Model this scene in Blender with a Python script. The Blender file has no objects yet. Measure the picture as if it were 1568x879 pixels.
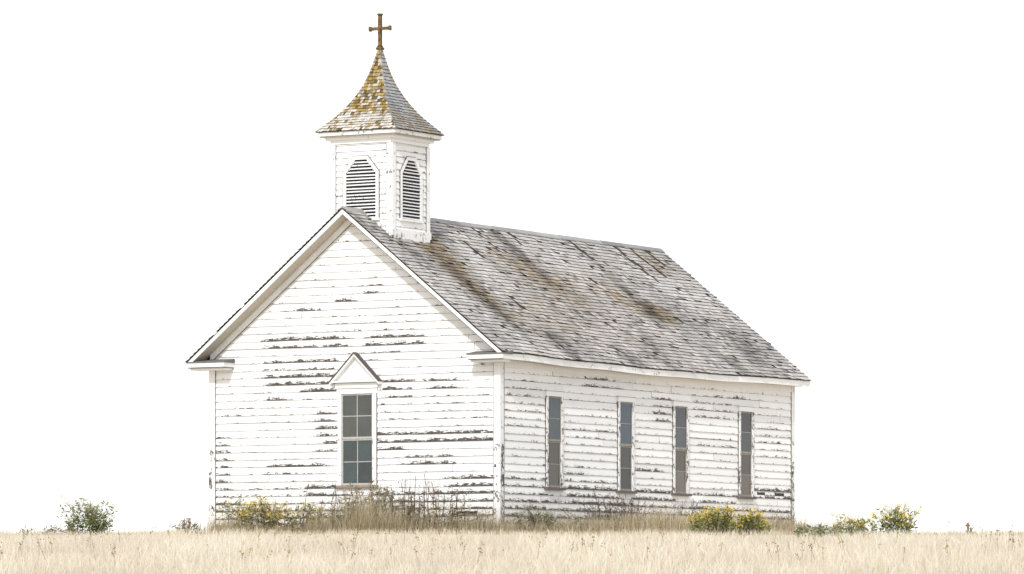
import bpy, math, random
import numpy as np
from mathutils import Vector, noise
random.seed(7); rng=np.random.default_rng(11)
S=bpy.context.scene
# ------------------------------------------------------------------ camera
A=0.5258; CAM=Vector((56.83,-97.40,-2.298))
FW=Vector((-math.sin(A),math.cos(A),0)); RT=Vector((math.cos(A),math.sin(A),0))
cd=bpy.data.cameras.new('camera'); cam=bpy.data.objects.new('camera',cd); S.collection.objects.link(cam)
cam.location=CAM; cam.rotation_euler=(math.pi/2,0,A)
cd.sensor_width=36; cd.lens=36*7948.3/1568; cd.shift_y=(966.9-439.5)/1568; cd.clip_start=1; cd.clip_end=6000
S.camera=cam
S.view_settings.view_transform='Standard'; S.view_settings.look='None'; S.view_settings.exposure=0
def site(d,lat):
    p=CAM+FW*d+RT*lat
    return p.x,p.y
# ------------------------------------------------------------------ world / sun
tosun=Vector((.22,-.78,.62)).normalized()
W=bpy.data.worlds.new('World'); S.world=W; W.use_nodes=True; nt=W.node_tree; nt.nodes.clear()
out=nt.nodes.new('ShaderNodeOutputWorld'); bg1=nt.nodes.new('ShaderNodeBackground'); bg2=nt.nodes.new('ShaderNodeBackground')
sky=nt.nodes.new('ShaderNodeTexSky'); sky.sky_type='NISHITA'; sky.sun_disc=False
sky.sun_elevation=math.asin(tosun.z); sky.sun_rotation=math.atan2(tosun.x,tosun.y)
add=nt.nodes.new('ShaderNodeAddShader')
nt.links.new(sky.outputs[0],bg1.inputs[0]); bg1.inputs[1].default_value=0.05
bg2.inputs[0].default_value=(.99,.99,1,1); bg2.inputs[1].default_value=1.0   # bright white haze / thin cloud
nt.links.new(bg1.outputs[0],add.inputs[0]); nt.links.new(bg2.outputs[0],add.inputs[1]); nt.links.new(add.outputs[0],out.inputs[0])
sd=bpy.data.lights.new('sun','SUN'); sun=bpy.data.objects.new('sun',sd); S.collection.objects.link(sun)
sd.energy=2.6; sd.angle=math.radians(3); sd.color=(1,.98,.95)
sun.rotation_euler=tosun.to_track_quat('Z','Y').to_euler(); sun.location=(0,-20,40)
# ------------------------------------------------------------------ materials
class NT:
    def __init__(s,name):
        s.m=bpy.data.materials.new(name); s.m.use_nodes=True; s.t=s.m.node_tree; s.b=s.t.nodes['Principled BSDF']
    def n(s,ty,**k):
        x=s.t.nodes.new(ty)
        for a,b in k.items(): setattr(x,a,b)
        return x
    def l(s,a,b): s.t.links.new(a,b)
    def val(s,sock,v):
        if isinstance(v,(int,float)): sock.default_value=v
        elif isinstance(v,tuple): sock.default_value=v
        else: s.l(v,sock)
    def math(s,op,a,b=0.0,c=None):
        x=s.n('ShaderNodeMath',operation=op); s.val(x.inputs[0],a); s.val(x.inputs[1],b)
        if c is not None: s.val(x.inputs[2],c)
        return x.outputs[0]
    def ramp(s,f,lo,hi):
        x=s.n('ShaderNodeMapRange'); x.clamp=True; s.l(f,x.inputs[0]); s.val(x.inputs[1],lo); s.val(x.inputs[2],hi); return x.outputs[0]
    def noise(s,scale,vec=(1,1,1),detail=3,rough=.6):
        tc=s.n('ShaderNodeTexCoord'); mp=s.n('ShaderNodeMapping'); mp.inputs['Scale'].default_value=vec
        s.l(tc.outputs['Object'],mp.inputs[0]); x=s.n('ShaderNodeTexNoise'); x.inputs['Scale'].default_value=scale
        x.inputs['Detail'].default_value=detail; x.inputs['Roughness'].default_value=rough; s.l(mp.outputs[0],x.inputs['Vector']); return x.outputs['Fac']
    def mix(s,f,a,b,mode='MIX'):
        x=s.n('ShaderNodeMix',data_type='RGBA',blend_type=mode); s.val(x.inputs[0],f); s.val(x.inputs[6],a); s.val(x.inputs[7],b); return x.outputs[2]
    def attr(s,nm='col'):
        x=s.n('ShaderNodeAttribute'); x.attribute_name=nm; return x.outputs['Color']
def C(r,g,b): return (r,g,b,1.0)
# weathered white paint: attribute R=peel density, G=height in board, B=tone
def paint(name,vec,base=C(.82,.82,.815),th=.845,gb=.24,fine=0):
    q=NT(name); sp=q.n('ShaderNodeSeparateColor'); q.l(q.attr(),sp.inputs[0]); R,G,B=sp.outputs
    n1=q.noise(1.0,vec,5,.78); n2=q.noise(2.3,(1,1,1.4),3); n3=q.noise(9,(1,1,1),4,.7); n4=q.noise(3,(3,3,.5),4,.7)
    bias=q.math('MULTIPLY_ADD',G,-gb,gb*.5)
    f=q.math('ADD',n1,q.math('MULTIPLY',q.math('SUBTRACT',n2,.5),.36))
    f=q.math('ADD',f,q.math('MULTIPLY',R,.32)); f=q.math('ADD',f,bias)
    if fine:
        n5=q.noise(1.0,(30,30,14),2,.6); f=q.math('ADD',f,q.math('MULTIPLY',q.math('SUBTRACT',n5,.5),fine))
    mask=q.ramp(f,th,th+.02)
    wood=q.mix(n3,C(.008,.007,.006),C(.15,.135,.12))
    dirt=q.ramp(n2,.45,.85)
    bs=q.mix(q.math('MULTIPLY',dirt,.22),base,C(.66,.63,.58))
    # splash-back and soil staining low on the walls
    tc=q.n('ShaderNodeTexCoord'); sx=q.n('ShaderNodeSeparateXYZ'); q.l(tc.outputs['Object'],sx.inputs[0])
    low=q.ramp(q.math('SUBTRACT',sx.outputs['Z'],q.math('MULTIPLY',n4,1.4)),.15,-.9)
    bs=q.mix(q.math('MULTIPLY',low,.75),bs,C(.50,.45,.37))
    t=q.math('MULTIPLY_ADD',B,.16,.89)
    cm=q.n('ShaderNodeCombineColor'); [q.l(t,cm.inputs[i]) for i in range(3)]
    bs=q.mix(1.0,bs,cm.outputs[0],'MULTIPLY')
    q.l(q.mix(mask,bs,wood),q.b.inputs['Base Color']); q.b.inputs['Roughness'].default_value=.75
    q.b.inputs['Specular IOR Level'].default_value=.25
    bp=q.n('ShaderNodeBump'); bp.inputs['Strength'].default_value=.35; bp.inputs['Distance'].default_value=.01
    q.l(q.math('SUBTRACT',n3,mask),bp.inputs['Height']); q.l(bp.outputs[0],q.b.inputs['Normal'])
    return q.m
m_side=paint('peeling_white_clapboard',(6,6,38),gb=.40,fine=.22,th=.865)
m_trim=paint('weathered_white_trim',(16,16,9))
m_soff=paint('shaded_soffit_paint',(9,9,9),C(.50,.46,.39))  # beige base carries the shade under the overhangs in its colour
def vcol(name,rough=.85,amp=.5,scale=25,vec=(1,1,1),spec=.2):
    q=NT(name); n=q.noise(scale,vec,4,.7); c=q.attr()
    t=q.math('MULTIPLY_ADD',n,amp*2,1-amp); cm=q.n('ShaderNodeCombineColor'); [q.l(t,cm.inputs[i]) for i in range(3)]
    q.l(q.mix(1.0,c,cm.outputs[0],'MULTIPLY'),q.b.inputs['Base Color']); q.b.inputs['Roughness'].default_value=rough
    q.b.inputs['Specular IOR Level'].default_value=spec
    return q.m
m_shingle=vcol('weathered_wood_shingle',.9,.4,14)
m_dark=vcol('bare_weathered_wood',.9,.4,12)
m_glass=vcol('old_window_glass',.12,.35,3,spec=.5)
m_stone=vcol('foundation_stone',.9,.5,5)
def leafm(name):
    q=NT(name); c=q.attr(); q.l(c,q.b.inputs['Base Color']); q.b.inputs['Roughness'].default_value=.8; q.b.inputs['Specular IOR Level'].default_value=.1
    tr=q.n('ShaderNodeBsdfTranslucent'); q.l(c,tr.inputs[0]); mx=q.n('ShaderNodeMixShader'); mx.inputs[0].default_value=.3
    q.l(q.b.outputs[0],mx.inputs[1]); q.l(tr.outputs[0],mx.inputs[2]); q.l(mx.outputs[0],q.t.nodes['Material Output'].inputs[0]); return q.m
m_leaf=leafm('leaf'); m_grass=leafm('dry_straw')
q=NT('rusted_iron'); n=q.noise(22,(1,1,1),4,.7); q.l(q.mix(q.ramp(n,.4,.62),C(.035,.02,.012),C(.22,.13,.035)),q.b.inputs['Base Color']); q.b.inputs['Roughness'].default_value=.9; m_rust=q.m
q=NT('dry_prairie_soil'); n=q.noise(.6,(1,1,1),6,.7); n2=q.noise(9,(1,1,1),4,.7)
q.l(q.mix(n2,q.mix(n,C(.46,.39,.29),C(.66,.58,.46)),C(.56,.48,.37)),q.b.inputs['Base Color']); q.b.inputs['Roughness'].default_value=.95; m_soil=q.m
# ------------------------------------------------------------------ mesh builder
class MB:
    def __init__(s): s.v=[]; s.f=[]; s.c=[]
    def quad(s,pts,col):
        i=len(s.v); s.v+= [tuple(p) for p in pts]; s.f.append(tuple(range(i,i+len(pts))))
        s.c+= (col if isinstance(col,list) else [col]*len(pts))
    def hexa(s,P,col,cb=None):
        for k in ((0,3,2,1),(4,5,6,7),(0,1,5,4),(1,2,6,5),(2,3,7,6),(3,0,4,7)):
            s.quad([P[j] for j in k],col)
    def box(s,x0,x1,y0,y1,z0,z1,col):
        s.hexa([(x0,y0,z0),(x1,y0,z0),(x1,y1,z0),(x0,y1,z0),(x0,y0,z1),(x1,y0,z1),(x1,y1,z1),(x0,y1,z1)],col)
    def make(s,name,mat,parent=None,smooth=False,sag=False):
        me=bpy.data.meshes.new(name)
        V=s.v
        if sag: V=[sagv(p) for p in V]
        me.from_pydata(V,[],s.f); me.update()
        a=me.color_attributes.new('col','FLOAT_COLOR','POINT')
        a.data.foreach_set('color',np.array([(c[0],c[1],c[2],1) for c in s.c],dtype=np.float32).ravel())
        me.materials.append(mat); o=bpy.data.objects.new(name,me); S.collection.objects.link(o)
        if parent: o.parent=parent
        if smooth: me.polygons.foreach_set('use_smooth',[True]*len(me.polygons))
        return o
def empty(name,loc=(0,0,0)):
    o=bpy.data.objects.new(name,None); S.collection.objects.link(o); o.location=loc; return o
# ------------------------------------------------------------------ church dims
WX=7.5; L=14.0; XM=-3.75; ZR=7.03; OH=.343; ZE=3.763; K=(ZR-ZE)/(3.75+OH); OGF=.42; OGR=.22
def roofz(x): return ZR-K*abs(x-XM)
def sagv(p):
    x,y,z=p; t=min(1,max(0,y/L)); return (x,y,z-.06*math.sin(math.pi*t)**1.3*min(1,abs(x-XM)/4.0)+.012*math.sin(y*1.7)*min(1,abs(x-XM)/4.0)-.012*math.sin(y*.9)**2)
church=empty('wooden_church')
T=lambda p=.0:(p,.35,.5+random.uniform(-.3,.3))
fblobs=[(-5.95,-3.95,4.02,4.18,.98),(-5.95,-4.2,3.54,3.70,.9),(-5.95,-4.12,3.20,3.42,1.0),(-5.86,-5.45,2.8,2.95,.85),(-5.03,-4.2,2.94,3.04,.95),
 (-2.9,-2.29,2.73,3.19,.8),(-1.8,-1.2,3.0,3.17,.85),(-4.6,-4.05,1.63,2.52,.85),(-3.1,-.18,1.77,2.12,1.0),(-3.1,-2.54,1.64,1.76,1.0),
 (-5.86,-4.53,1.24,1.47,.92),(-2.3,-1.2,1.38,1.5,.92),(-7.4,-7.1,.1,2.1,.85),(-4.87,-4.0,.68,.92,.98),(-1.2,-.18,.68,1.02,1.0),
 (-4.1,-3.75,4.93,5.05,.95),(-3.4,-3.0,5.17,5.3,.8),(-3.3,-2.0,4.02,4.24,1.0),(-3.0,-2.6,3.75,4.0,.75),(-7.5,0,-.3,.5,.82),(-5.2,-4.7,4.8,4.9,.8),(-3.1,-.2,.3,.75,.82),(-7.3,-5,.5,.9,.62),(-7.2,-.3,2.3,2.9,.5),(-5.5,-2,4.3,4.7,.48)]
sblobs=[(3.0,3.6,1.2,1.32,.85),(3.0,5.2,.72,1.0,.98),(6.1,8.0,.72,.95,1.0),(6.1,7.2,1.3,1.42,.95),(11.9,13.9,.86,1.08,1.0),(0,14,-.3,.55,.85),(7.0,7.7,2.5,3.1,.82),
 (3.6,5.0,3.2,3.35,.8),(0,2.2,.7,1.1,.7),(11.0,11.4,3.1,3.2,.8),(8.8,11,1.9,2.1,.65),(3.3,6,.0,.6,.95),(9,11,.6,.9,.75),(2.9,5.0,1.9,2.3,.6),(9.0,10.8,2.6,3.2,.65),(12.2,13.6,1.8,2.6,.6),(.3,1.8,2.2,3.2,.55)]
def blobf(bl,u,z,b0=.36):
    r=b0
    for a,b,c,d,s in bl:
        du=max(a-u,u-b,0); dz=max(c-z,z-d,0); r=max(r,s*math.exp(-(du/.22)**2-(dz/.07)**2))
    return r
EDGE=MB()
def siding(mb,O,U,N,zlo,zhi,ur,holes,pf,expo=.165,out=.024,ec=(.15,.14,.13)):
    O=Vector(O);U=Vector(U);N=Vector(N)
    z=zlo
    while z<zhi-.02:
        z1=min(z+expo,zhi); a0,a1=ur(z); b0,b1=ur(z1)
        if a1-a0<.12: break
        hs=[h for h in holes if h[2]<z1-.002 and h[3]>z+.002]
        segs=[]; u=a0
        for h in sorted(hs):
            if h[0]>u: segs.append((u,h[0],z,z1))
            if h[2]>z+.01: segs.append((h[0],h[1],z,h[2]))
            if h[3]<z1-.01: segs.append((h[0],h[1],h[3],z1))
            u=h[1]
        segs.append((u,a1,z,z1))
        wob=random.uniform(-.004,.004); ph=random.random()*6
        for s0,s1,za,zb in segs:
            u=s0
            while u<s1-.01:
                ln=random.uniform(1.2,4.2)
                if s1-(u+ln)<.6: ln=s1-u
                e=min(u+ln,s1); tone=min(1,max(0,random.gauss(.55,.25))); dz=random.uniform(-.004,.004)+wob; ox=random.uniform(0,.006)
                n=max(1,int((e-u)/.14)); g=.006 if e<s1-.01 else 0
                for i in range(n):
                    p0=u+(e-g-u)*i/n; p1=u+(e-g-u)*(i+1)/n
                    def pt(uu,zz,f,top):
                        if top: uu=min(max(uu,b0),b1) if zb==z1 else uu
                        else: uu=min(max(uu,a0),a1)
                        w=.003*math.sin(uu*1.3+ph)
                        return O+U*uu+Vector((0,0,zz+(dz+w if not top else wob)))+N*(out+ox-(out-.005)*f)
                    A0=pt(p0,za,0,False);A1=pt(p1,za,0,False);B1=pt(p1,zb,1,True);B0=pt(p0,zb,1,True)
                    c=[(pf(p0,za),0,tone),(pf(p1,za),0,tone),(pf(p1,za),1,tone),(pf(p0,za),1,tone)]
                    mb.quad([A0,A1,B1,B0],c)
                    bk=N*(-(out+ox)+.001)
                    EDGE.quad([A0+bk,A1+bk,A1,A0],ec)  # lap underside coloured dark to strengthen the shadow line
                u=e
        z=z1
# ---- backing walls (dark sheathing seen in the gaps)
bk=MB(); dk=(.10,.09,.08)
bk.quad([(-WX,0,-.9),(0,0,-.9),(0,0,3.85),(XM,0,ZR-.08),(-WX,0,3.85)],dk)
bk.quad([(0,L,-.9),(-WX,L,-.9),(-WX,L,3.85),(XM,L,ZR-.08),(0,L,3.85)],dk)
bk.quad([(0,0,-.9),(0,L,-.9),(0,L,3.85),(0,0,3.85)],dk); bk.quad([(-WX,L,-.9),(-WX,0,-.9),(-WX,0,3.85),(-WX,L,3.85)],dk)
bk.make('sheathing',m_dark,church)
# ---- siding
ZB=-.12
gx=lambda z:(max(-WX,XM-(ZR-.1-z)/K),min(0,XM+(ZR-.1-z)/K))
brk=[(-2.55,-2.2,.045,.15),(-1.05,-.55,.21,.30),(-5.9,-5.6,.05,.12),(-.8,-.35,-.10,-.02),(-3.0,-2.8,-.1,.0)]
sb=MB()
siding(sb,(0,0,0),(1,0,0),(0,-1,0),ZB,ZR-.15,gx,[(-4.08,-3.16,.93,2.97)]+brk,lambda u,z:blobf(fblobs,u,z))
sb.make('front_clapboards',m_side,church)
WY=[2.345,5.616,8.241,11.50]; ZS=.867; ZT=2.92
brs=[(3.1,3.5,.05,.13),(4.3,5.0,.22,.30),(6.9,7.4,.05,.13),(9.3,9.7,-.1,-.02),(12.1,12.5,.94,1.0),(13.0,13.5,.93,1.0),(1.4,1.7,-.1,0)]
sb=MB()
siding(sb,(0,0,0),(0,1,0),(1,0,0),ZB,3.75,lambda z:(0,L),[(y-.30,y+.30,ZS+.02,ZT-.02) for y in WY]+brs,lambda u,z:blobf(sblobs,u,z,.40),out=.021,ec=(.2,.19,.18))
siding(sb,(-WX,L,0),(0,-1,0),(-1,0,0),ZB,3.75,lambda z:(0,L),[(L-y-.30,L-y+.30,ZS+.02,ZT-.02) for y in WY],lambda u,z:.5)
sb.make('side_clapboards',m_side,church)
sb=MB()
siding(sb,(-WX,L,0),(-1,0,0),(0,1,0),ZB,ZR-.15,lambda z:(-(gx(z)[1]+WX),-(gx(z)[0]+WX)),[],lambda u,z:.5)
sb.make('rear_clapboards',m_side,church)
# ---- foundation
fb=MB(); fb.box(-WX-.01,.01,-.01,L+.01,-.95,ZB-.01,(.3,.28,.25)); fb.make('foundation',m_stone,church)
# ---- corner boards, friezes
tb=MB()
for x0,x1,gx0 in ((-WX-.034,-WX+.13,-WX+.131),(-.13,.034,-.141)):
    for y0,y1 in ((-.038,-.002),(L+.002,L+.038)):
        z=ZB-.1
        while z<3.6:
            tb.box(x0,x1,y0,y1,z,min(3.66,z+.5),T(.75 if z<1.6 else .5)); z+=.5001
    EDGE.box(gx0,gx0+.01,-.0345,-.003,ZB,3.6,(.16,.15,.14))
for x0,x1 in ((.001,.031),(-WX-.031,-WX-.001)):
    for y0,y1 in ((.0,.13),(L-.13,L)):
        z=ZB-.1
        while z<3.6:
            tb.box(x0,x1,y0,y1,z,min(3.66,z+.5),T(1.0 if z<1.6 else .65)); z+=.5001
EDGE.box(.002,.0335,.131,.147,ZB,3.6,(.16,.15,.14)); EDGE.box(.002,.0335,L-.147,L-.131,ZB,3.6,(.16,.15,.14))
for x0,x1 in ((.002,.036),(-WX-.036,-WX-.002)): tb.box(x0,x1,.148,L-.148,3.45,3.645,T(.35))
tb.make('corner_boards',m_trim,church)
# ---- eaves
ev=MB(); n=28; so=MB()
for sgn in (1,-1):
    X=lambda d: (d if sgn>0 else -WX-d)
    for i in range(n):
        y0=-OGF+(L+OGF+OGR)*i/n; y1=-OGF+(L+OGF+OGR)*(i+1)/n-(.006 if i%5==4 else 0)
        a,b=sorted((X(OH-.035),X(OH-.005))); ev.box(a,b,y0,y1,ZE-.165,ZE-.012,T(.5))
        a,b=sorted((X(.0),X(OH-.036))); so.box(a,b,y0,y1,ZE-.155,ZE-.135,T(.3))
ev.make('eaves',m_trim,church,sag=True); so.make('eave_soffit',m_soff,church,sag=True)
# ---- rakes
rk=MB()
def slopebox(mb,xa,xb,ya,yb,top,bot,col,seg=8):
    for i in range(seg):
        x0=xa+(xb-xa)*i/seg; x1=xa+(xb-xa)*(i+1)/seg
        P=[(x0,ya,roofz(x0)-bot),(x1,ya,roofz(x1)-bot),(x1,yb,roofz(x1)-bot),(x0,yb,roofz(x0)-bot),(x0,ya,roofz(x0)-top),(x1,ya,roofz(x1)-top),(x1,yb,roofz(x1)-top),(x0,yb,roofz(x0)-top)]
        mb.hexa(P,col() if callable(col) else col)
for a,b in ((XM,OH-.01),(-WX-OH+.01,XM)):
    slopebox(rk,a,b,-OGF-.03,-OGF,.012,.135,lambda:T(.4))
    slopebox(rk,a,b,L+OGR,L+OGR+.03,.012,.155,lambda:T(.4))
    a2,b2=(XM,.0) if a==XM else (-WX,XM)
    slopebox(rk,a2,b2,-.045,-.003,.135,.30,lambda:T(.3))
    slopebox(EDGE,a2,b2,-.04,-.003,.301,.316,(.2,.19,.17))
rk.make('rake_boards',m_trim,church)
sf=MB()
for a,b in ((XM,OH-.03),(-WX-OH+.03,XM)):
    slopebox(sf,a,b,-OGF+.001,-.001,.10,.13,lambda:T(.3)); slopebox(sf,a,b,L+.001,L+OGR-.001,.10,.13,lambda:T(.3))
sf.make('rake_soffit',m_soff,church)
# ---- eave returns
rt=MB(); rtc=MB()
for x0,x1 in ((-WX-OH-.004,-6.86),(-.55,OH+.004)):
    rt.box(x0,x1,-OGF-.05,-.001,ZE-.15,ZE-.055,T(.4)); EDGE.box(x0+.02,x1-.02,-OGF-.03,-.048,ZE-.17,ZE-.151,(.25,.23,.2)); rt.box(x0+.05,x1-.05,-OGF+.03,-.048,ZE-.215,ZE-.171,T(.4))
    rtc.hexa([(x0-.02,-OGF-.07,ZE-.052),(x1+.02,-OGF-.07,ZE-.052),(x1+.02,-.04,ZE-.052),(x0-.02,-.04,ZE-.052),(x0-.02,-OGF-.07,ZE-.03),(x1+.02,-OGF-.07,ZE-.03),(x1+.02,-.04,ZE+.04),(x0-.02,-.04,ZE+.04)],(.16,.15,.14))
rt.make('eave_returns',m_trim,church); rtc.make('return_caps',m_dark,church)
# ---- roof deck + shingles
dkm=MB()
for a,b in ((XM,OH),(-WX-OH,XM)):
    for i in range(14):
        y0=-OGF-.03+(L+OGF+OGR+.06)*i/14; y1=-OGF-.03+(L+OGF+OGR+.06)*(i+1)/14
        for j in range(4):
            x0=a+(b-a)*j/4; x1=a+(b-a)*(j+1)/4
            dkm.hexa([(x0,y0,roofz(x0)-.03),(x1,y0,roofz(x1)-.03),(x1,y1,roofz(x1)-.03),(x0,y1,roofz(x0)-.03),(x0,y0,roofz(x0)-.004),(x1,y0,roofz(x1)-.004),(x1,y1,roofz(x1)-.004),(x0,y1,roofz(x0)-.004)],(.07,.065,.06))
dkm.make('roof_deck',m_dark,church,sag=True)
SL=math.hypot(4.093,ZR-ZE); cs=4.093/SL; sn=(ZR-ZE)/SL
rips=[(3.7,.9,1.5),(5.0,.25,1.15),(6.6,.15,.75),(9.5,.2,1.0),(11.7,.15,1.6),(12.5,.1,1.4),(13.3,.2,.8),(2.9,2.9,3.5),(8.3,1.8,2.1),(10.6,3.1,3.4)]
def roofcol(y,s):
    n1=noise.noise(Vector((y*1.6-s*.25,s*.35,3.1))); n2=noise.noise(Vector((y*.45,s*.5,9.2))); n3=noise.noise(Vector((y*3.5,s*1.2,1.2)))
    t=.53+.13*n1+.15*n2+.12*n3+random.gauss(0,.045)
    c=Vector((t,t*.965,t*.925))
    def patch(y0,s0,ry,rs): return math.exp(-((y-y0)/ry)**2-((s-s0)/rs)**2)
    moss=1.3*patch(1.9,1.2,.55,.8)+.9*patch(1.6,2.7,.5,1.3)+.55*patch(6.3,2.4,.9,.8)+.55*patch(8.6,2.4,.8,.8)+1.4*patch(9.9,3.0,.65,.4)+.35*patch(2.6,4.0,.8,.9)+.5*patch(13.0,.8,.9,.6)+.5*patch(5.2,1.6,.9,.8)+.35*patch(4.6,3.6,1.2,1.0)+.2*patch(7.5,4.2,1.5,.6)
    moss+=.42*max(0,n1+n3*.7)+.08
    moss*=(.5+.95*max(0,.5+noise.noise(Vector((y*6,s*4,5)))))
    moss=min(.9,max(0,moss))
    rr=random.random(); brown=Vector((.28,.205,.125)) if rr<.62 else (Vector((.29,.23,.11)) if rr<.72 else Vector((.17,.135,.095)))
    c=c.lerp(brown,moss)
    dk=patch(1.5,3.4,.35,1.5)*.7+.4*patch(11.2,3.2,.5,1.0)+.35*patch(3.2,4.6,.8,.5)+.5*patch(12.8,4.0,.9,.9)+1.0*max(0,noise.noise(Vector((y*1.1,s*.5,20)))-.10)
    c=c*(1-min(.6,dk*random.uniform(.4,1.3)))
    if random.random()<.06: c=c*random.uniform(.35,.65)
    if random.random()<.07: c=c*1.2
    return tuple(max(.03,min(.68,k)) for k in c)
sh=MB()
EX=.132; nrow=int(SL/EX)
for sgn in (1,-1):
    for r in range(nrow+1):
        s1=SL+.035-r*EX; s0=s1-EX*1.25
        if s0<0: s0=0
        if s1<.05: continue
        y=-OGF-.05; rowj=random.uniform(-.009,.009); rph=random.random()*6
        while y<L+OGR+.05:
            w=random.uniform(.09,.2); y1=min(y+w,L+OGR+.05); g=random.uniform(.002,.008)
            ym=(y+y1)/2
            if any(abs(ym-(ry+.12*(s1-a)))<.085 and a<s1<b for ry,a,b in rips) or random.random()<.007: y=y1; continue
            b0=s1+rowj+.006*math.sin(y*1.1+rph)+random.uniform(-.006,.006)+(.02 if random.random()<.05 else 0); b1=b0+random.uniform(-.005,.005)
            th=.020+random.uniform(0,.006); lift=random.uniform(0,.004)
            if random.random()<.05: lift=.02
            c=roofcol(ym,s1) if sgn>0 else (.38,.36,.33)
            def P(yy,s,h):
                return ((XM+s*cs+h*sn) if sgn>0 else (XM-s*cs-h*sn),yy,ZR-s*sn+h*cs)
            a=P(y,b0,th+lift); b=P(y1-g,b1,th+lift); cc=P(y1-g,s0,.004); d=P(y,s0,.004)
            al=P(y,b0-.003,.0); bl=P(y1-g,b1-.003,.0)
            dc=tuple(k*.16 for k in c); c2=tuple(k*.85 for k in c)  # dark butts: weathered end grain plus course shading put into the colour
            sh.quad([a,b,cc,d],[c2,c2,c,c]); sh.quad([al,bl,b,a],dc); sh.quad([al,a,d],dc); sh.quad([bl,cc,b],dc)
            y=y1
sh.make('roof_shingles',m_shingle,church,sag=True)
rc=MB()
for i in range(12):
    y0=1.95+(L+OGR+.05-1.95)*i/12; y1=1.95+(L+OGR+.05-1.95)*(i+1)/12-.006
    for s in (1,-1):
        h=.028+random.uniform(0,.008)
        P=[(XM,y0,ZR+h-.02),(XM+s*.11,y0,ZR+h-.11*K-.02),(XM+s*.11,y1,ZR+h-.11*K-.02),(XM,y1,ZR+h-.02),(XM,y0,ZR+h+.006),(XM+s*.11,y0,ZR+h-.11*K+.004),(XM+s*.11,y1,ZR+h-.11*K+.004),(XM,y1,ZR+h+.006)]
        t=random.uniform(.22,.36); rc.hexa(P,(t,t*.97,t*.94))
for s in (1,-1):
    P=[(XM,-OGF-.05,ZR+.0),(XM+s*.13,-OGF-.05,ZR-.13*K),(XM+s*.13,.36,ZR-.13*K),(XM,.36,ZR),(XM,-OGF-.05,ZR+.035),(XM+s*.13,-OGF-.05,ZR+.033-.13*K),(XM+s*.13,.36,ZR+.033-.13*K),(XM,.36,ZR+.035)]
    rc.hexa(P,(.35,.33,.31))
rc.make('ridge_cap',m_shingle,church)
# ------------------------------------------------------------------ windows
def obox(mb,O,U,N,u0,u1,z0,z1,n0,n1,col):
    O=Vector(O);U=Vector(U);N=Vector(N); Z=Vector((0,0,1))
    f=lambda u,n,z:O+U*u+N*n+Z*z
    mb.hexa([f(u0,n1,z0),f(u1,n1,z0),f(u1,n0,z0),f(u0,n0,z0),f(u0,n1,z1),f(u1,n1,z1),f(u1,n0,z1),f(u0,n0,z1)],col)
trim=MB(); sill=MB(); glass=MB(); sash=MB()
def window(O,U,N,u0,u1,z0,z1,cw,panes,gcols,sillcol,sashcol,casep):
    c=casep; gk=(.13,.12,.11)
    obox(trim,O,U,N,u0,u0+cw,z0,z1,.001,.055,(c,.4,.4)); obox(trim,O,U,N,u1-cw,u1,z0,z1,.001,.055,(c,.4,.4))
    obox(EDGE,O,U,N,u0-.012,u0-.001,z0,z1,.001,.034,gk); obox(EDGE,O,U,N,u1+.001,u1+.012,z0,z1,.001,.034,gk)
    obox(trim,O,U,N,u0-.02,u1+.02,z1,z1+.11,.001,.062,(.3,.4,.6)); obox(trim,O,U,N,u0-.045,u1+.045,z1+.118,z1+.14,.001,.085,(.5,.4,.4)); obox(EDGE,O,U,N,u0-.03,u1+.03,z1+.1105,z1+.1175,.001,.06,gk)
    obox(sill,O,U,N,u0-.05,u1+.05,z0-.055,z0-.001,.001,.10,sillcol)
    a,b=u0+cw+.001,u1-cw-.001; zm=(z0+z1)/2
    for k,(za,zb,off) in enumerate(((z0,zm+.012,.0),(zm+.013,z1-.001,.014))):
        n0=.006+off; n1=n0+.016; sw=.03
        obox(sash,O,U,N,a,a+sw,za,zb,n0,n1,sashcol); obox(sash,O,U,N,b-sw,b,za,zb,n0,n1,sashcol)
        obox(sash,O,U,N,a+sw,b-sw,za,za+.045,n0,n1,sashcol); obox(sash,O,U,N,a+sw,b-sw,zb-.035,zb,n0,n1,sashcol)
        px=(b-a-2*sw)
        for i in range(1,panes[0]):
            u=a+sw+px*i/panes[0]; obox(sash,O,U,N,u-.009,u+.009,za+.045,zb-.035,n0,n1-.002,sashcol)
        for j in range(1,panes[1]):
            z=za+.045+(zb-za-.08)*j/panes[1]; obox(sash,O,U,N,a+sw,b-sw,z-.009,z+.009,n0,n1-.004,sashcol)
        for i in range(panes[0]):
            for j in range(panes[1]):
                ua=a+sw+px*i/panes[0]; ub=a+sw+px*(i+1)/panes[0]; zz0=za+.045+(zb-za-.08)*j/panes[1]; zz1=za+.045+(zb-za-.08)*(j+1)/panes[1]
                O2=Vector(O);U2=Vector(U);N2=Vector(N)
                t1=random.uniform(-.0025,.0025); t2=random.uniform(-.0025,.0025)
                g=gcols[k][(i+j)%len(gcols[k])]; rr=random.uniform(.8,1.2); g2=tuple(x*rr for x in g)
                pp=[O2+U2*ua+N2*(n0+.006+t1)+Vector((0,0,zz0)),O2+U2*ub+N2*(n0+.006-t1)+Vector((0,0,zz0)),O2+U2*ub+N2*(n0+.006+t2)+Vector((0,0,zz1)),O2+U2*ua+N2*(n0+.006-t2)+Vector((0,0,zz1))]
                glass.quad(pp,g2)
window((0,0,0),(1,0,0),(0,-1,0),-4.12,-3.12,.93,2.95,.095,(2,2),(((.050,.07,.07),(.045,.06,.06)),((.075,.078,.070),(.06,.066,.062))),(.30,.23,.185),(.42,.41,.38),.65)
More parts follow.
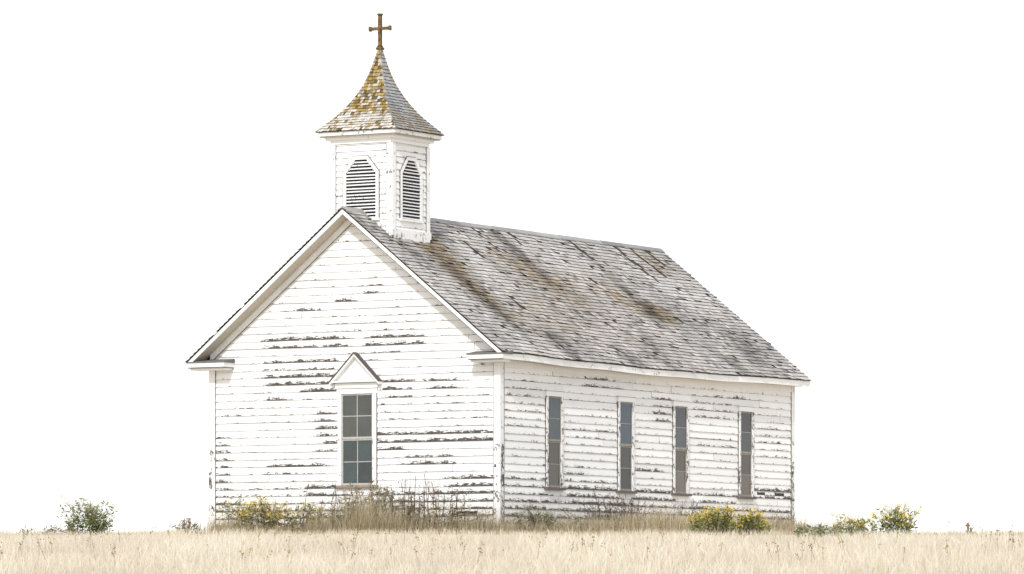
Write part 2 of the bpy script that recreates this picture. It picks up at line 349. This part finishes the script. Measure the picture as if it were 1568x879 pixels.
cols=[(((.08,.07,.055),(.07,.06,.05)),((.06,.075,.09),(.05,.06,.075))),(((.025,.025,.025),(.035,.033,.03)),((.045,.07,.11),(.035,.055,.08))),(((.12,.10,.08),(.08,.065,.05)),((.045,.05,.06),(.035,.04,.05))),(((.10,.08,.06),(.055,.045,.036)),((.03,.034,.04),(.016,.018,.02)))]
for y,c in zip(WY,cols):
    window((0,0,0),(0,1,0),(1,0,0),y-.37,y+.37,ZS+.02,ZT-.02,.075,(1,2),c,(.14,.125,.11),(.30,.28,.25),.85)
    window((-WX,0,0),(0,-1,0),(-1,0,0),-y-.37,-y+.37,ZS+.02,ZT-.02,.075,(1,2),c,(.20,.18,.16),(.36,.34,.31),.7)
# pedimented hood over the front window
hx0,hx1,hxa=-4.27,-2.98,-3.625; hz0,hz1=3.20,3.84
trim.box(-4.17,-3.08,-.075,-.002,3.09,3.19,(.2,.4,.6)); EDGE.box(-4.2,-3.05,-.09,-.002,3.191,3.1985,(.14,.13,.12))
trim.box(hx0+.03,hx1-.03,-.16,-.002,3.199,3.235,(.3,.4,.6))
trim.hexa([(hx0+.09,-.05,3.238),(hx1-.09,-.05,3.238),(hx1-.09,-.003,3.238),(hx0+.09,-.003,3.238),(hxa-.01,-.05,hz1-.07),(hxa+.01,-.05,hz1-.07),(hxa+.01,-.003,hz1-.07),(hxa-.01,-.003,hz1-.07)],(.3,.4,.7))
hood=MB()
for xe in (hx0,hx1):
    for mb,t0,t1,ya,yb,col in ((trim,.0,.065,-.165,-.002,(.35,.4,.6)),(hood,-.022,-.001,-.195,-.002,(.10,.09,.085))):
        ze=3.20
        mb.hexa([(xe,ya,ze-t1),(hxa,ya,hz1-t1),(hxa,yb,hz1-t1),(xe,yb,ze-t1),(xe,ya,ze-t0),(hxa,ya,hz1-t0),(hxa,yb,hz1-t0),(xe,yb,ze-t0)],col)
hood.make('window_hood_roof',m_dark,church)
# ------------------------------------------------------------------ bell tower
TX,TY,TH=XM,1.1414,.782; TZ0=6.1; TZ1=8.62
tw=empty('bell_tower'); tw.parent=church
tf=MB(); d=(.08,.075,.07)
h=TH
for x0,x1,y0,y1 in ((TX-h,TX+h,TY-h,TY-h),(TX+h,TX+h,TY-h,TY+h),(TX-h,TX+h,TY+h,TY+h),(TX-h,TX-h,TY-h,TY+h)):
    tf.quad([(x0,y0,5.9),(x1,y1,5.9),(x1,y1,TZ1),(x0,y0,TZ1)],d)
tf.make('tower_sheathing',m_dark,tw)
LZ0,LS,LT,LW,LTW=6.84,7.85,8.15,.39,.15
def lhalf(z): return LW if z<=LS else LW+(LTW-LW)*(z-LS)/(LT-LS)
sb=MB(); sl=MB(); tl=MB(); ldk=MB()
faces=[((TX,TY-h,0),(1,0,0),(0,-1,0)),((TX+h,TY,0),(0,1,0),(1,0,0)),((TX,TY+h,0),(-1,0,0),(0,1,0)),((TX-h,TY,0),(0,-1,0),(-1,0,0))]
def opoly(mb,O,U,N,pts,n0,n1,col):
    O=Vector(O);U=Vector(U);N=Vector(N)
    F=[O+U*u+N*n1+Vector((0,0,z)) for u,z in pts]; B=[O+U*u+N*n0+Vector((0,0,z)) for u,z in pts]
    mb.quad(F,col); m=len(pts)
    for i in range(m): mb.quad([F[i],B[i],B[(i+1)%m],F[(i+1)%m]],col)
for O,U,N in faces:
    holes=[]; EXT=.14
    for k in range(5,15):
        za=TZ0+EXT*k; zb=za+EXT; m_=min((za+zb)/2,LT)
        hw=lhalf(m_)+.02; holes.append((-hw,hw,max(za,LZ0-.03),min(zb,LT+.01)))
    siding(sb,O,U,N,TZ0,TZ1-.12,lambda z:(-h,h),holes,lambda u,z:.44,expo=EXT,out=.02)
    obox(sb,O,U,N,-h,h,TZ1-.11,TZ1,.001,.03,(.2,.4,.6))
    for a,b in ((-h-.026,-h+.12),(h-.12,h+.026)):
        z=TZ0
        while z<TZ1-.12: obox(tl,O,U,N,a,b,z,min(z+.6,TZ1-.112),.002,.033+(.002 if N[0] else 0),T(.6)); z+=.6001
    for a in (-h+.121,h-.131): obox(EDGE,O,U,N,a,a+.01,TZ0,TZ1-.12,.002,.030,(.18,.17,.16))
    obox(tl,O,U,N,-h-.05,h+.05,6.30,6.60 if N[0] else 6.45,.002,.05,T(.65)) 
    inn=[(-LW,LZ0),(-LW,LS),(-LTW,LT),(LTW,LT),(LW,LS),(LW,LZ0)]
    t=.075; o=[(-LW-t,LZ0),(-LW-t,LS+.03),(-LTW-.03,LT+t),(LTW+.03,LT+t),(LW+t,LS+.03),(LW+t,LZ0)]
    t2=.09; o2=[(-LW-t2,LZ0),(-LW-t2,LS+.036),(-LTW-.036,LT+t2),(LTW+.036,LT+t2),(LW+t2,LS+.036),(LW+t2,LZ0)]
    for i in range(5):
        opoly(tl,O,U,N,[inn[i],o[i],o[i+1],inn[i+1]],.001,.045,T(.45))
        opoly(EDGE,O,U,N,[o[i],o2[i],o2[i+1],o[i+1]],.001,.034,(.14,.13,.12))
    obox(tl,O,U,N,-LW-.1,LW+.1,LZ0-.05,LZ0-.001,.001,.07,T(.5))
    opoly(ldk,O,U,N,inn,.001,.003,(.03,.03,.035))
    z=LZ0+.01
    while z<LT-.04:
        w=lhalf(z+.03)-.003; jz=random.uniform(-.004,.004); tt=random.uniform(.3,.7)
        Ov=Vector(O);Uv=Vector(U);Nv=Vector(N)
        f=lambda u,n,zz:Ov+Uv*u+Nv*n+Vector((0,0,zz))
        j2=random.uniform(-.006,.006)
        sl.hexa([f(-w,.036,z+jz),f(w,.036,z+jz+j2),f(w,.005,z+.022+jz+j2),f(-w,.005,z+.022+jz),f(-w,.036,z+.012+jz),f(w,.036,z+.012+jz+j2),f(w,.005,z+.034+jz+j2),f(-w,.005,z+.034+jz)],(.5,.3,tt*.3))
        z+=.072
sb.make('tower_clapboards',m_side,tw); sl.make('louvres',m_trim,tw); ldk.make('louvre_opening',m_dark,tw)
# cornice
def sqring(mb,hw,z0,z1,col): mb.box(TX-hw,TX+hw,TY-hw,TY+hw,z0,z1,col)
sqring(tl,TH+.10,8.60,8.665,T(.4)); sqring(tl,1.0,8.69,8.775,T(.65))
tl.make('tower_trim',m_trim,tw)
cap=MB(); sqring(cap,1.03,8.776,8.79,(.12,.11,.09)); sqring(cap,.985,8.68,8.6895,(.30,.24,.19)); cap.make('cornice_edge',m_dark,tw)
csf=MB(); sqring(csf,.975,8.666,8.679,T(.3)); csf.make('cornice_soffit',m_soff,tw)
# flared spire
prof=[(8.79,1.04),(8.88,.955),(9.02,.815),(9.16,.69),(9.31,.575),(9.46,.475),(9.60,.39),(9.75,.315),(9.89,.25),(10.1,.175),(10.32,.112),(10.52,.062),(10.70,.022)]
pz=[p[0] for p in prof]; pw=[p[1] for p in prof]
wz=lambda z: float(np.interp(z,pz,pw))
sp=MB()
zs=[8.785]
while zs[-1]<10.66:
    z=zs[-1]; sl_=(wz(z+.02)-wz(z))/.02; zs.append(z+.085/math.hypot(1,sl_))
sb2=MB()
for O,U,N in [((TX,TY,0),f[1],f[2]) for f in faces]:
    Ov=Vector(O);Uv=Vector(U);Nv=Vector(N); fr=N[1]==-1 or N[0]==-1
    for i in range(len(zs)-1):
        z0=zs[i]; z1=min(10.70,z0+(zs[i+1]-z0)*1.2); w0=wz(z0); w1=wz(z1)
        sb2.quad([Ov+Uv*(-w0)+Nv*w0+Vector((0,0,z0)),Ov+Uv*w0+Nv*w0+Vector((0,0,z0)),Ov+Uv*w1+Nv*w1+Vector((0,0,z1)),Ov-Uv*w1+Nv*w1+Vector((0,0,z1))],(.06,.055,.05))
        u=-w0-.004
        while u<w0:
            w=random.uniform(.04,.09); e=min(u+w,w0+.004)
            if w0+.004-e<.04: e=w0+.004
            um=(u+e)/2; g=.004; zj=random.uniform(-.007,.007)
            hN=(z0-8.8)/1.9
            nn=noise.noise(Vector((um*3+N[0]*7,z0*2.4,N[1]*5)))+.6*noise.noise(Vector((um*9+N[0]*7,z0*8,N[1]*5)))
            if fr:
                t=.58+.08*nn+random.gauss(0,.06); c=Vector((t,t*.94,t*.85)); m=.18+.8*hN*1.8+nn*1.3
                if hN>.8: m=.9
                rr=random.random(); mc=Vector((.31,.205,.04)) if rr<.42 else (Vector((.18,.12,.03)) if rr<.72 else Vector((.08,.055,.025)))
                if random.random()<.18: m=1
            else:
                t=.32+.07*nn+random.gauss(0,.035); c=Vector((t,t,t*1.01)); m=-.2+nn*.9+(.85 if hN<.22 else 0)*random.random()+(.45*max(0,um/w0) if w0>0 else 0)  # right and rear faces: greyer shingles, side shading included in the colour
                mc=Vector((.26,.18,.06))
            if random.random()>.8: m*=.3
            c=c.lerp(mc,min(.95,max(0,m))); c=tuple(max(.02,k) for k in c); dc=tuple(k*.2 for k in c)  # butts darkened as on the roof, shadow lines included in the colour
            o_=.02
            f=lambda uu,ww,zz,oo: Ov+Uv*uu+Nv*(ww+oo)+Vector((0,0,zz+oo*.6))
            cl=lambda q: max(-w1,min(w1,q))
            a=f(u,w0,z0+zj,o_);b=f(e-g,w0,z0+zj,o_);cc=f(cl(e-g),w1,z1,.003);dd=f(cl(u),w1,z1,.003)
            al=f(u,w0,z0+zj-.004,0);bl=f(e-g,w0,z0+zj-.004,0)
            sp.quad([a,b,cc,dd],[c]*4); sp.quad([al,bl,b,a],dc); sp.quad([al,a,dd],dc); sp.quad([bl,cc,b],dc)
            u=e
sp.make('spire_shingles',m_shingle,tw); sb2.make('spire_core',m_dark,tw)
hp=MB()
for sx in (1,-1):
    for sy in (1,-1):
        for i in range(len(zs)-1):
            z,zz=zs[i],zs[i+1]
            w0=wz(z)+.018; w1=wz(min(zz,10.7))+.012; q=.02
            P=[(TX+sx*(w0-q),TY+sy*(w0-q),z),(TX+sx*w0,TY+sy*(w0-q*2.4),z),(TX+sx*w0,TY+sy*w0,z),(TX+sx*(w0-q*2.4),TY+sy*w0,z)]
            P2=[(TX+sx*(w1-q),TY+sy*(w1-q),zz),(TX+sx*w1,TY+sy*(w1-q*2.4),zz),(TX+sx*w1,TY+sy*w1,zz),(TX+sx*(w1-q*2.4),TY+sy*w1,zz)]
            t=random.uniform(.2,.42); hp.hexa(P+P2,(t,t*.88,t*.72))
hp.make('spire_hips',m_shingle,tw)
# cross
cr=MB(); k=(.2,.1,.03); b=.036
cr.box(TX-.07,TX+.07,TY-.07,TY+.07,10.66,10.71,k); cr.box(TX-.05,TX+.05,TY-.05,TY+.05,10.711,10.75,k)
cr.box(TX-b,TX+b,TY-b,TY+b,10.751,11.43,k); cr.box(TX-.24,TX-b-.001,TY-b+.003,TY+b-.003,11.10,11.165,k); cr.box(TX+b+.001,TX+.24,TY-b+.003,TY+b-.003,11.10,11.165,k)
cr.box(TX-.275,TX-.241,TY-.045,TY+.045,11.08,11.185,k); cr.box(TX+.241,TX+.275,TY-.045,TY+.045,11.08,11.185,k); cr.box(TX-.05,TX+.05,TY-.05,TY+.05,11.431,11.465,k)
cr.make('cross',m_rust,tw)
trim.make('window_casings',m_trim,church); sill.make('window_sills',m_dark,church); glass.make('window_panes',m_glass,church); sash.make('window_sashes',m_dark,church)
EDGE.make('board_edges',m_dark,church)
# ------------------------------------------------------------------ ground
def gz_d(d,lat):
    if d<0: b=-3.9
    elif d<104: b=-3.9+d*(3.46/104)
    elif d<112:
        t=(d-104)/8; b=-.44+.20*(t*(2-t))
    else: b=-.24 if d<135 else -.24-(d-135)*.012
    return b+.03*noise.noise(Vector((d*.11,lat*.13,2)))
ds=[-400,-100,-20,0,20,40,55]+list(np.arange(60,125,1.0))+[128,135,150,180,250,400,800,1600,3000]
ls=[-2500,-900,-300,-120,-60,-35,-24]+list(np.arange(-20,20.1,1.0))+[24,35,60,120,300,900,2500]
gm=MB(); 
for d_ in ds:
    for l_ in ls:
        x,y=site(d_,l_); gm.v.append((x,y,gz_d(d_,l_))); gm.c.append((.5,.4,.25))
nl=len(ls)
for i in range(len(ds)-1):
    for j in range(nl-1): a=i*nl+j; gm.f.append((a,a+1,a+nl+1,a+nl))
gm.make('ground',m_soil,None,smooth=True)
# ------------------------------------------------------------------ fast blade mesh
def blades(name,bx,by,bz,h,w,lean,az,face,cb,ct,mat):
    n=len(bx); V=np.zeros((n,5,3),np.float32); C4=np.ones((n,5,4),np.float32)
    fx,fy=np.cos(face),np.sin(face); lx,ly=np.cos(az)*lean,np.sin(az)*lean
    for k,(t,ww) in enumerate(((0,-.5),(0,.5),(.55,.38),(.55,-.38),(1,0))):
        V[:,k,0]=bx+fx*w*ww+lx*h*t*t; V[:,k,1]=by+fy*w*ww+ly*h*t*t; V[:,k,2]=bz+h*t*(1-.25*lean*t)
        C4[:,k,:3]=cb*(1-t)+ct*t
    me=bpy.data.meshes.new(name); me.vertices.add(n*5); me.vertices.foreach_set('co',V.ravel())
    b=np.arange(n)*5
    lo=np.stack([b,b+1,b+2,b+3,b+3,b+2,b+4],1).ravel().astype(np.int32)
    me.loops.add(n*7); me.loops.foreach_set('vertex_index',lo)
    st=np.stack([np.arange(n)*7,np.arange(n)*7+4],1).ravel().astype(np.int32)
    me.polygons.add(n*2); me.polygons.foreach_set('loop_start',st)
    try: me.polygons.foreach_set('loop_total',np.tile([4,3],n).astype(np.int32))
    except Exception: pass
    me.update(calc_edges=True)
    a=me.color_attributes.new('col','FLOAT_COLOR','POINT'); a.data.foreach_set('color',C4.ravel())
    me.materials.append(mat); o=bpy.data.objects.new(name,me); S.collection.objects.link(o); return o
def field(name,n,d0,d1,l0,l1,h0,h1,w0,w1,pal,clump=12,spread=.13,greenfar=True,leanmax=.75):
    nc=n//clump
    d=rng.uniform(d0,d1,nc); l=rng.uniform(l0,l1,nc)
    pn=np.array([noise.noise(Vector((a*.35,b*.5,7)))+.6*noise.noise(Vector((a*1.5,b*1.5,3))) for a,b in zip(d,l)])
    d=np.repeat(d,clump)+rng.normal(0,spread,nc*clump); l=np.repeat(l,clump)+rng.normal(0,spread,nc*clump); pn=np.repeat(pn,clump)
    x=CAM.x+FW.x*d+RT.x*l; y=CAM.y+FW.y*d+RT.y*l
    k=~((x>-WX-.1)&(x<.1)&(y>-.1)&(y<L+.1)); d,l,x,y,pn=d[k],l[k],x[k],y[k],pn[k]
    m=len(x); z=np.array([gz_d(a,b) for a,b in zip(d,l)])-.02
    h=rng.uniform(h0,h1,m)*(1+.7*np.clip(pn,-1,1))
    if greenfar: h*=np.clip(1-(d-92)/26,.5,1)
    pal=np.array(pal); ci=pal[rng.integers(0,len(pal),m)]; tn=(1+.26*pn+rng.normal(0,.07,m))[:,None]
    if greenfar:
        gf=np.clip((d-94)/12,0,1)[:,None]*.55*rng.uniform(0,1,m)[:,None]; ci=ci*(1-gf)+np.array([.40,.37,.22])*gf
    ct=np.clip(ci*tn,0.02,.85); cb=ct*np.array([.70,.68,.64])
    return blades(name,x,y,z,h,rng.uniform(w0,w1,m),rng.uniform(.05,leanmax,m),rng.uniform(0,6.28,m),rng.uniform(0,6.28,m),cb,ct,m_grass)
straw=[(.79,.71,.60),(.81,.74,.64),(.75,.66,.55),(.82,.76,.68),(.79,.69,.59),(.70,.63,.50),(.64,.60,.46)]
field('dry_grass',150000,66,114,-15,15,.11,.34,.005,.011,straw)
tallp=[(.50,.43,.30),(.42,.38,.25),(.35,.33,.19),(.60,.51,.38),(.36,.28,.19),(.28,.21,.14)]
field('tall_grass',16000,109.5,114.5,-6.6,6.4,.12,.55,.005,.012,tallp,clump=22,spread=.10,greenfar=False)
field('tall_grass',3600,109.5,113.5,-4.4,-.2,.35,.80,.006,.012,tallp,clump=18,spread=.12,greenfar=False,leanmax=.4)
field('tall_grass',2600,112.5,117,.3,6.2,.30,.70,.006,.012,tallp,clump=14,spread=.15,greenfar=False,leanmax=.5)
# ------------------------------------------------------------------ weeds
def weed(name,d,lat,r,h,nst,leafs,flowers,nleaf=26,flsize=.03,stemcol=(.16,.13,.07),spread=.5,leafsize=.045,flat=.0,fl_n=8,ry=None,sw=.006,twigs=0):
    mb=MB(); ry=ry or r*.7
    for s in range(nst):
        a=random.uniform(0,6.283); rr=math.sqrt(random.random()); ol=math.cos(a)*rr*r*.75; od=math.sin(a)*rr*ry*.75
        bx,by=site(d+od,lat+ol); bz=gz_d(d+od,lat+ol)-.02
        hh=h*random.uniform(.5,1.05)*(1-.35*rr*rr); la=random.uniform(0,6.283); ln=spread*random.uniform(.1,.8)*hh
        P=[]
        for k in range(6):
            t=k/5; P.append(Vector((bx+math.cos(la)*ln*t*t+random.gauss(0,.012)*t,by+math.sin(la)*ln*t*t+random.gauss(0,.012)*t,bz+hh*t)))
        q0=random.uniform(.7,1.4); sc=tuple(k*q0 for k in stemcol)
        for k in range(5):
            w=sw*(1-k/9)
            for D in (Vector((w,0,0)),Vector((0,w,0))): mb.quad([P[k]-D,P[k]+D,P[k+1]+D*.88,P[k+1]-D*.88],sc)
        for k in range(twigs):
            i=random.randint(1,4); p=P[i]; e=p+Vector((random.gauss(0,.10),random.gauss(0,.10),random.uniform(.03,.22)))
            D=Vector((sw*.5,sw*.3,0)); mb.quad([p-D,p+D,e+D*.5,e-D*.5],sc)
        def leaf(p,size,c,elong=2.2):
            dr=Vector((random.gauss(0,1),random.gauss(0,1),random.gauss(.2,.6))).normalized(); sd_=dr.cross(Vector((random.gauss(0,1),random.gauss(0,1),random.gauss(0,1)))).normalized()
            mb.quad([p,p+dr*size*elong*.5+sd_*size*.35,p+dr*size*elong,p+dr*size*elong*.5-sd_*size*.35],c)
        tone=random.uniform(.6,1.35)
        for k in range(nleaf):
            t=random.uniform(flat,1)**.85; i=min(4,int(t*5)); p=P[i].lerp(P[i+1],t*5-i)+Vector((random.gauss(0,.035),random.gauss(0,.035),random.gauss(0,.02)))
            q0=random.uniform(.7,1.3); c=random.choice(leafs); c=tuple(x*tone*q0*(.6+.5*t) for x in c); leaf(p,leafsize*random.uniform(.5,1.3),c)
        if flowers:
            for k in range(fl_n):
                br=Vector((random.gauss(0,.06),random.gauss(0,.06),random.gauss(0,.05))); p=P[5]+br
                mb.quad([P[4],P[4]+Vector((.003,0,0)),p+Vector((.003,0,0)),p],sc)
                c=random.choice(flowers)
                for q_ in range(3): leaf(p+Vector((random.gauss(0,.012),)*3),flsize*random.uniform(.5,1.2),c,1.2)
    return mb.make(name,m_leaf)
G=[(.17,.21,.07),(.23,.26,.11),(.14,.17,.06)]; OL=[(.28,.26,.14),(.38,.32,.20),(.21,.19,.11),(.46,.38,.26)]; YL=[(.80,.60,.05),(.70,.50,.03),(.84,.70,.14)]
GG=[(.28,.29,.21),(.38,.37,.28),(.21,.22,.15)]; BR=[(.20,.13,.08),(.28,.19,.11),(.15,.11,.07)]
weed('white_flowered_bush',109.5,-8.95,.62,.82,64,G,[(.75,.73,.66),(.65,.6,.5)],20,.018,fl_n=7,spread=1.0)
weed('goldenrod_clump',112,-5.45,.75,.92,74,G+OL,YL,16,.028,fl_n=7,twigs=2)
weed('goldenrod_clump',111,-4.45,.6,.76,44,OL+G,YL,18,.024,fl_n=5,twigs=2)
weed('brown_brush',111.5,-3.0,1.2,1.18,110,OL+BR+GG,[(.36,.26,.16),(.45,.36,.24)],16,.02,spread=.6,fl_n=3,twigs=4)
weed('dead_stalks',111.5,-1.75,1.1,1.42,30,BR,[(.22,.15,.10)],5,.02,stemcol=(.13,.09,.065),spread=.14,fl_n=5,sw=.012,twigs=3)
weed('dead_stalks',112.3,-3.2,2.8,1.30,36,BR,[(.22,.15,.10)],5,.02,stemcol=(.13,.10,.075),spread=.22,fl_n=5,ry=.5,sw=.011,twigs=3)
weed('grey_weeds',110.8,-1.3,1.2,.78,54,OL+GG,None,13,spread=.6,twigs=3)
weed('corner_weed',114.3,-6.15,.3,1.15,13,GG+G,[(.2,.2,.12)],24,.02,spread=.3)
weed('sagebrush',111.2,.5,.62,.66,50,GG,[(.3,.32,.22)],18,.018,twigs=3)
weed('twiggy_brush',114.6,2.2,1.2,1.18,74,BR+GG,None,4,stemcol=(.12,.10,.085),spread=1.0,leafsize=.03,ry=.6,sw=.009,twigs=8)
weed('twiggy_brush',116.0,4.2,1.2,1.0,60,BR+GG,None,5,stemcol=(.12,.10,.085),spread=1.0,leafsize=.03,ry=.6,sw=.009,twigs=8)
weed('sagebrush',112.6,1.9,1.0,.52,50,GG+OL,None,18,twigs=2)
weed('sagebrush',112.8,3.3,1.0,.50,50,GG+OL,None,18,twigs=2)
weed('goldenrod_clump',109.5,4.25,.58,.64,50,G,YL,17,.03,fl_n=8)
weed('goldenrod_clump',109.3,5.05,.44,.56,34,G,YL,17,.03,fl_n=8)
weed('twiggy_brush',117.0,6.0,.5,.72,26,BR+GG,None,5,stemcol=(.12,.10,.085),spread=1.0,leafsize=.03,sw=.009,twigs=6)
weed('green_weeds',105,6.3,.8,.34,44,GG+G,[(.6,.55,.3)],12,.014,spread=1.0)
weed('goldenrod_clump',108.6,7.05,.55,.46,36,G+OL,YL,14,.026,fl_n=7,spread=.9)
weed('goldenrod_clump',109,8.05,.68,.66,50,G,YL,17,.028,fl_n=7,spread=1.0)
weed('brown_weed',110.5,-6.95,.4,.40,22,BR+OL,None,12,twigs=3)
weed('brown_weed',107.5,-9.6,.9,.22,20,BR+OL,None,8,twigs=2)
# small weathered stake at the far right with a rag of dead weed on it
sx_,sy_=site(109,9.58); sz_=gz_d(109,9.58); st=MB(); k=(.26,.19,.13)
st.hexa([(sx_-.022,sy_-.022,sz_-.1),(sx_+.022,sy_-.022,sz_-.1),(sx_+.022,sy_+.022,sz_-.1),(sx_-.022,sy_+.022,sz_-.1),(sx_-.03,sy_-.016,sz_+.24),(sx_+.008,sy_-.016,sz_+.25),(sx_+.008,sy_+.016,sz_+.25),(sx_-.03,sy_+.016,sz_+.24)],k)
st.box(sx_-.05,sx_+.03,sy_-.03,sy_+.02,sz_+.17,sz_+.205,(.20,.13,.09)); st.make('wooden_stake',m_dark)
weed('brown_weed',109,9.6,.06,.26,3,BR,[(.25,.12,.06)],8,.018,spread=.3)
# scattered seed stalks in the prairie
mb=MB()
for i in range(190):
    d_=random.uniform(74,106); l_=random.uniform(-11,11)*d_/105; x,y=site(d_,l_); z=gz_d(d_,l_); hh=random.uniform(.22,.46)*(1 if d_<95 else .7); lx=random.gauss(0,.07); ly=random.gauss(0,.07)
    c=random.choice([(.26,.18,.10),(.40,.32,.18),(.26,.26,.12),(.2,.12,.06)])
    w=.003
    mb.quad([(x-w,y,z),(x+w,y,z),(x+lx+w,y+ly,z+hh),(x+lx-w,y+ly,z+hh)],c)
    for k in range(random.randint(2,8)):
        t=random.uniform(.6,1.05); p=Vector((x+lx*t+random.gauss(0,.022),y+ly*t+random.gauss(0,.022),z+hh*t)); s=random.uniform(.007,.015)
        mb.quad([p+Vector((-s,0,0)),p+Vector((0,s*.5,-s)),p+Vector((s,0,0)),p+Vector((0,-s*.5,s))],c)
mb.make('seed_stalks',m_leaf)
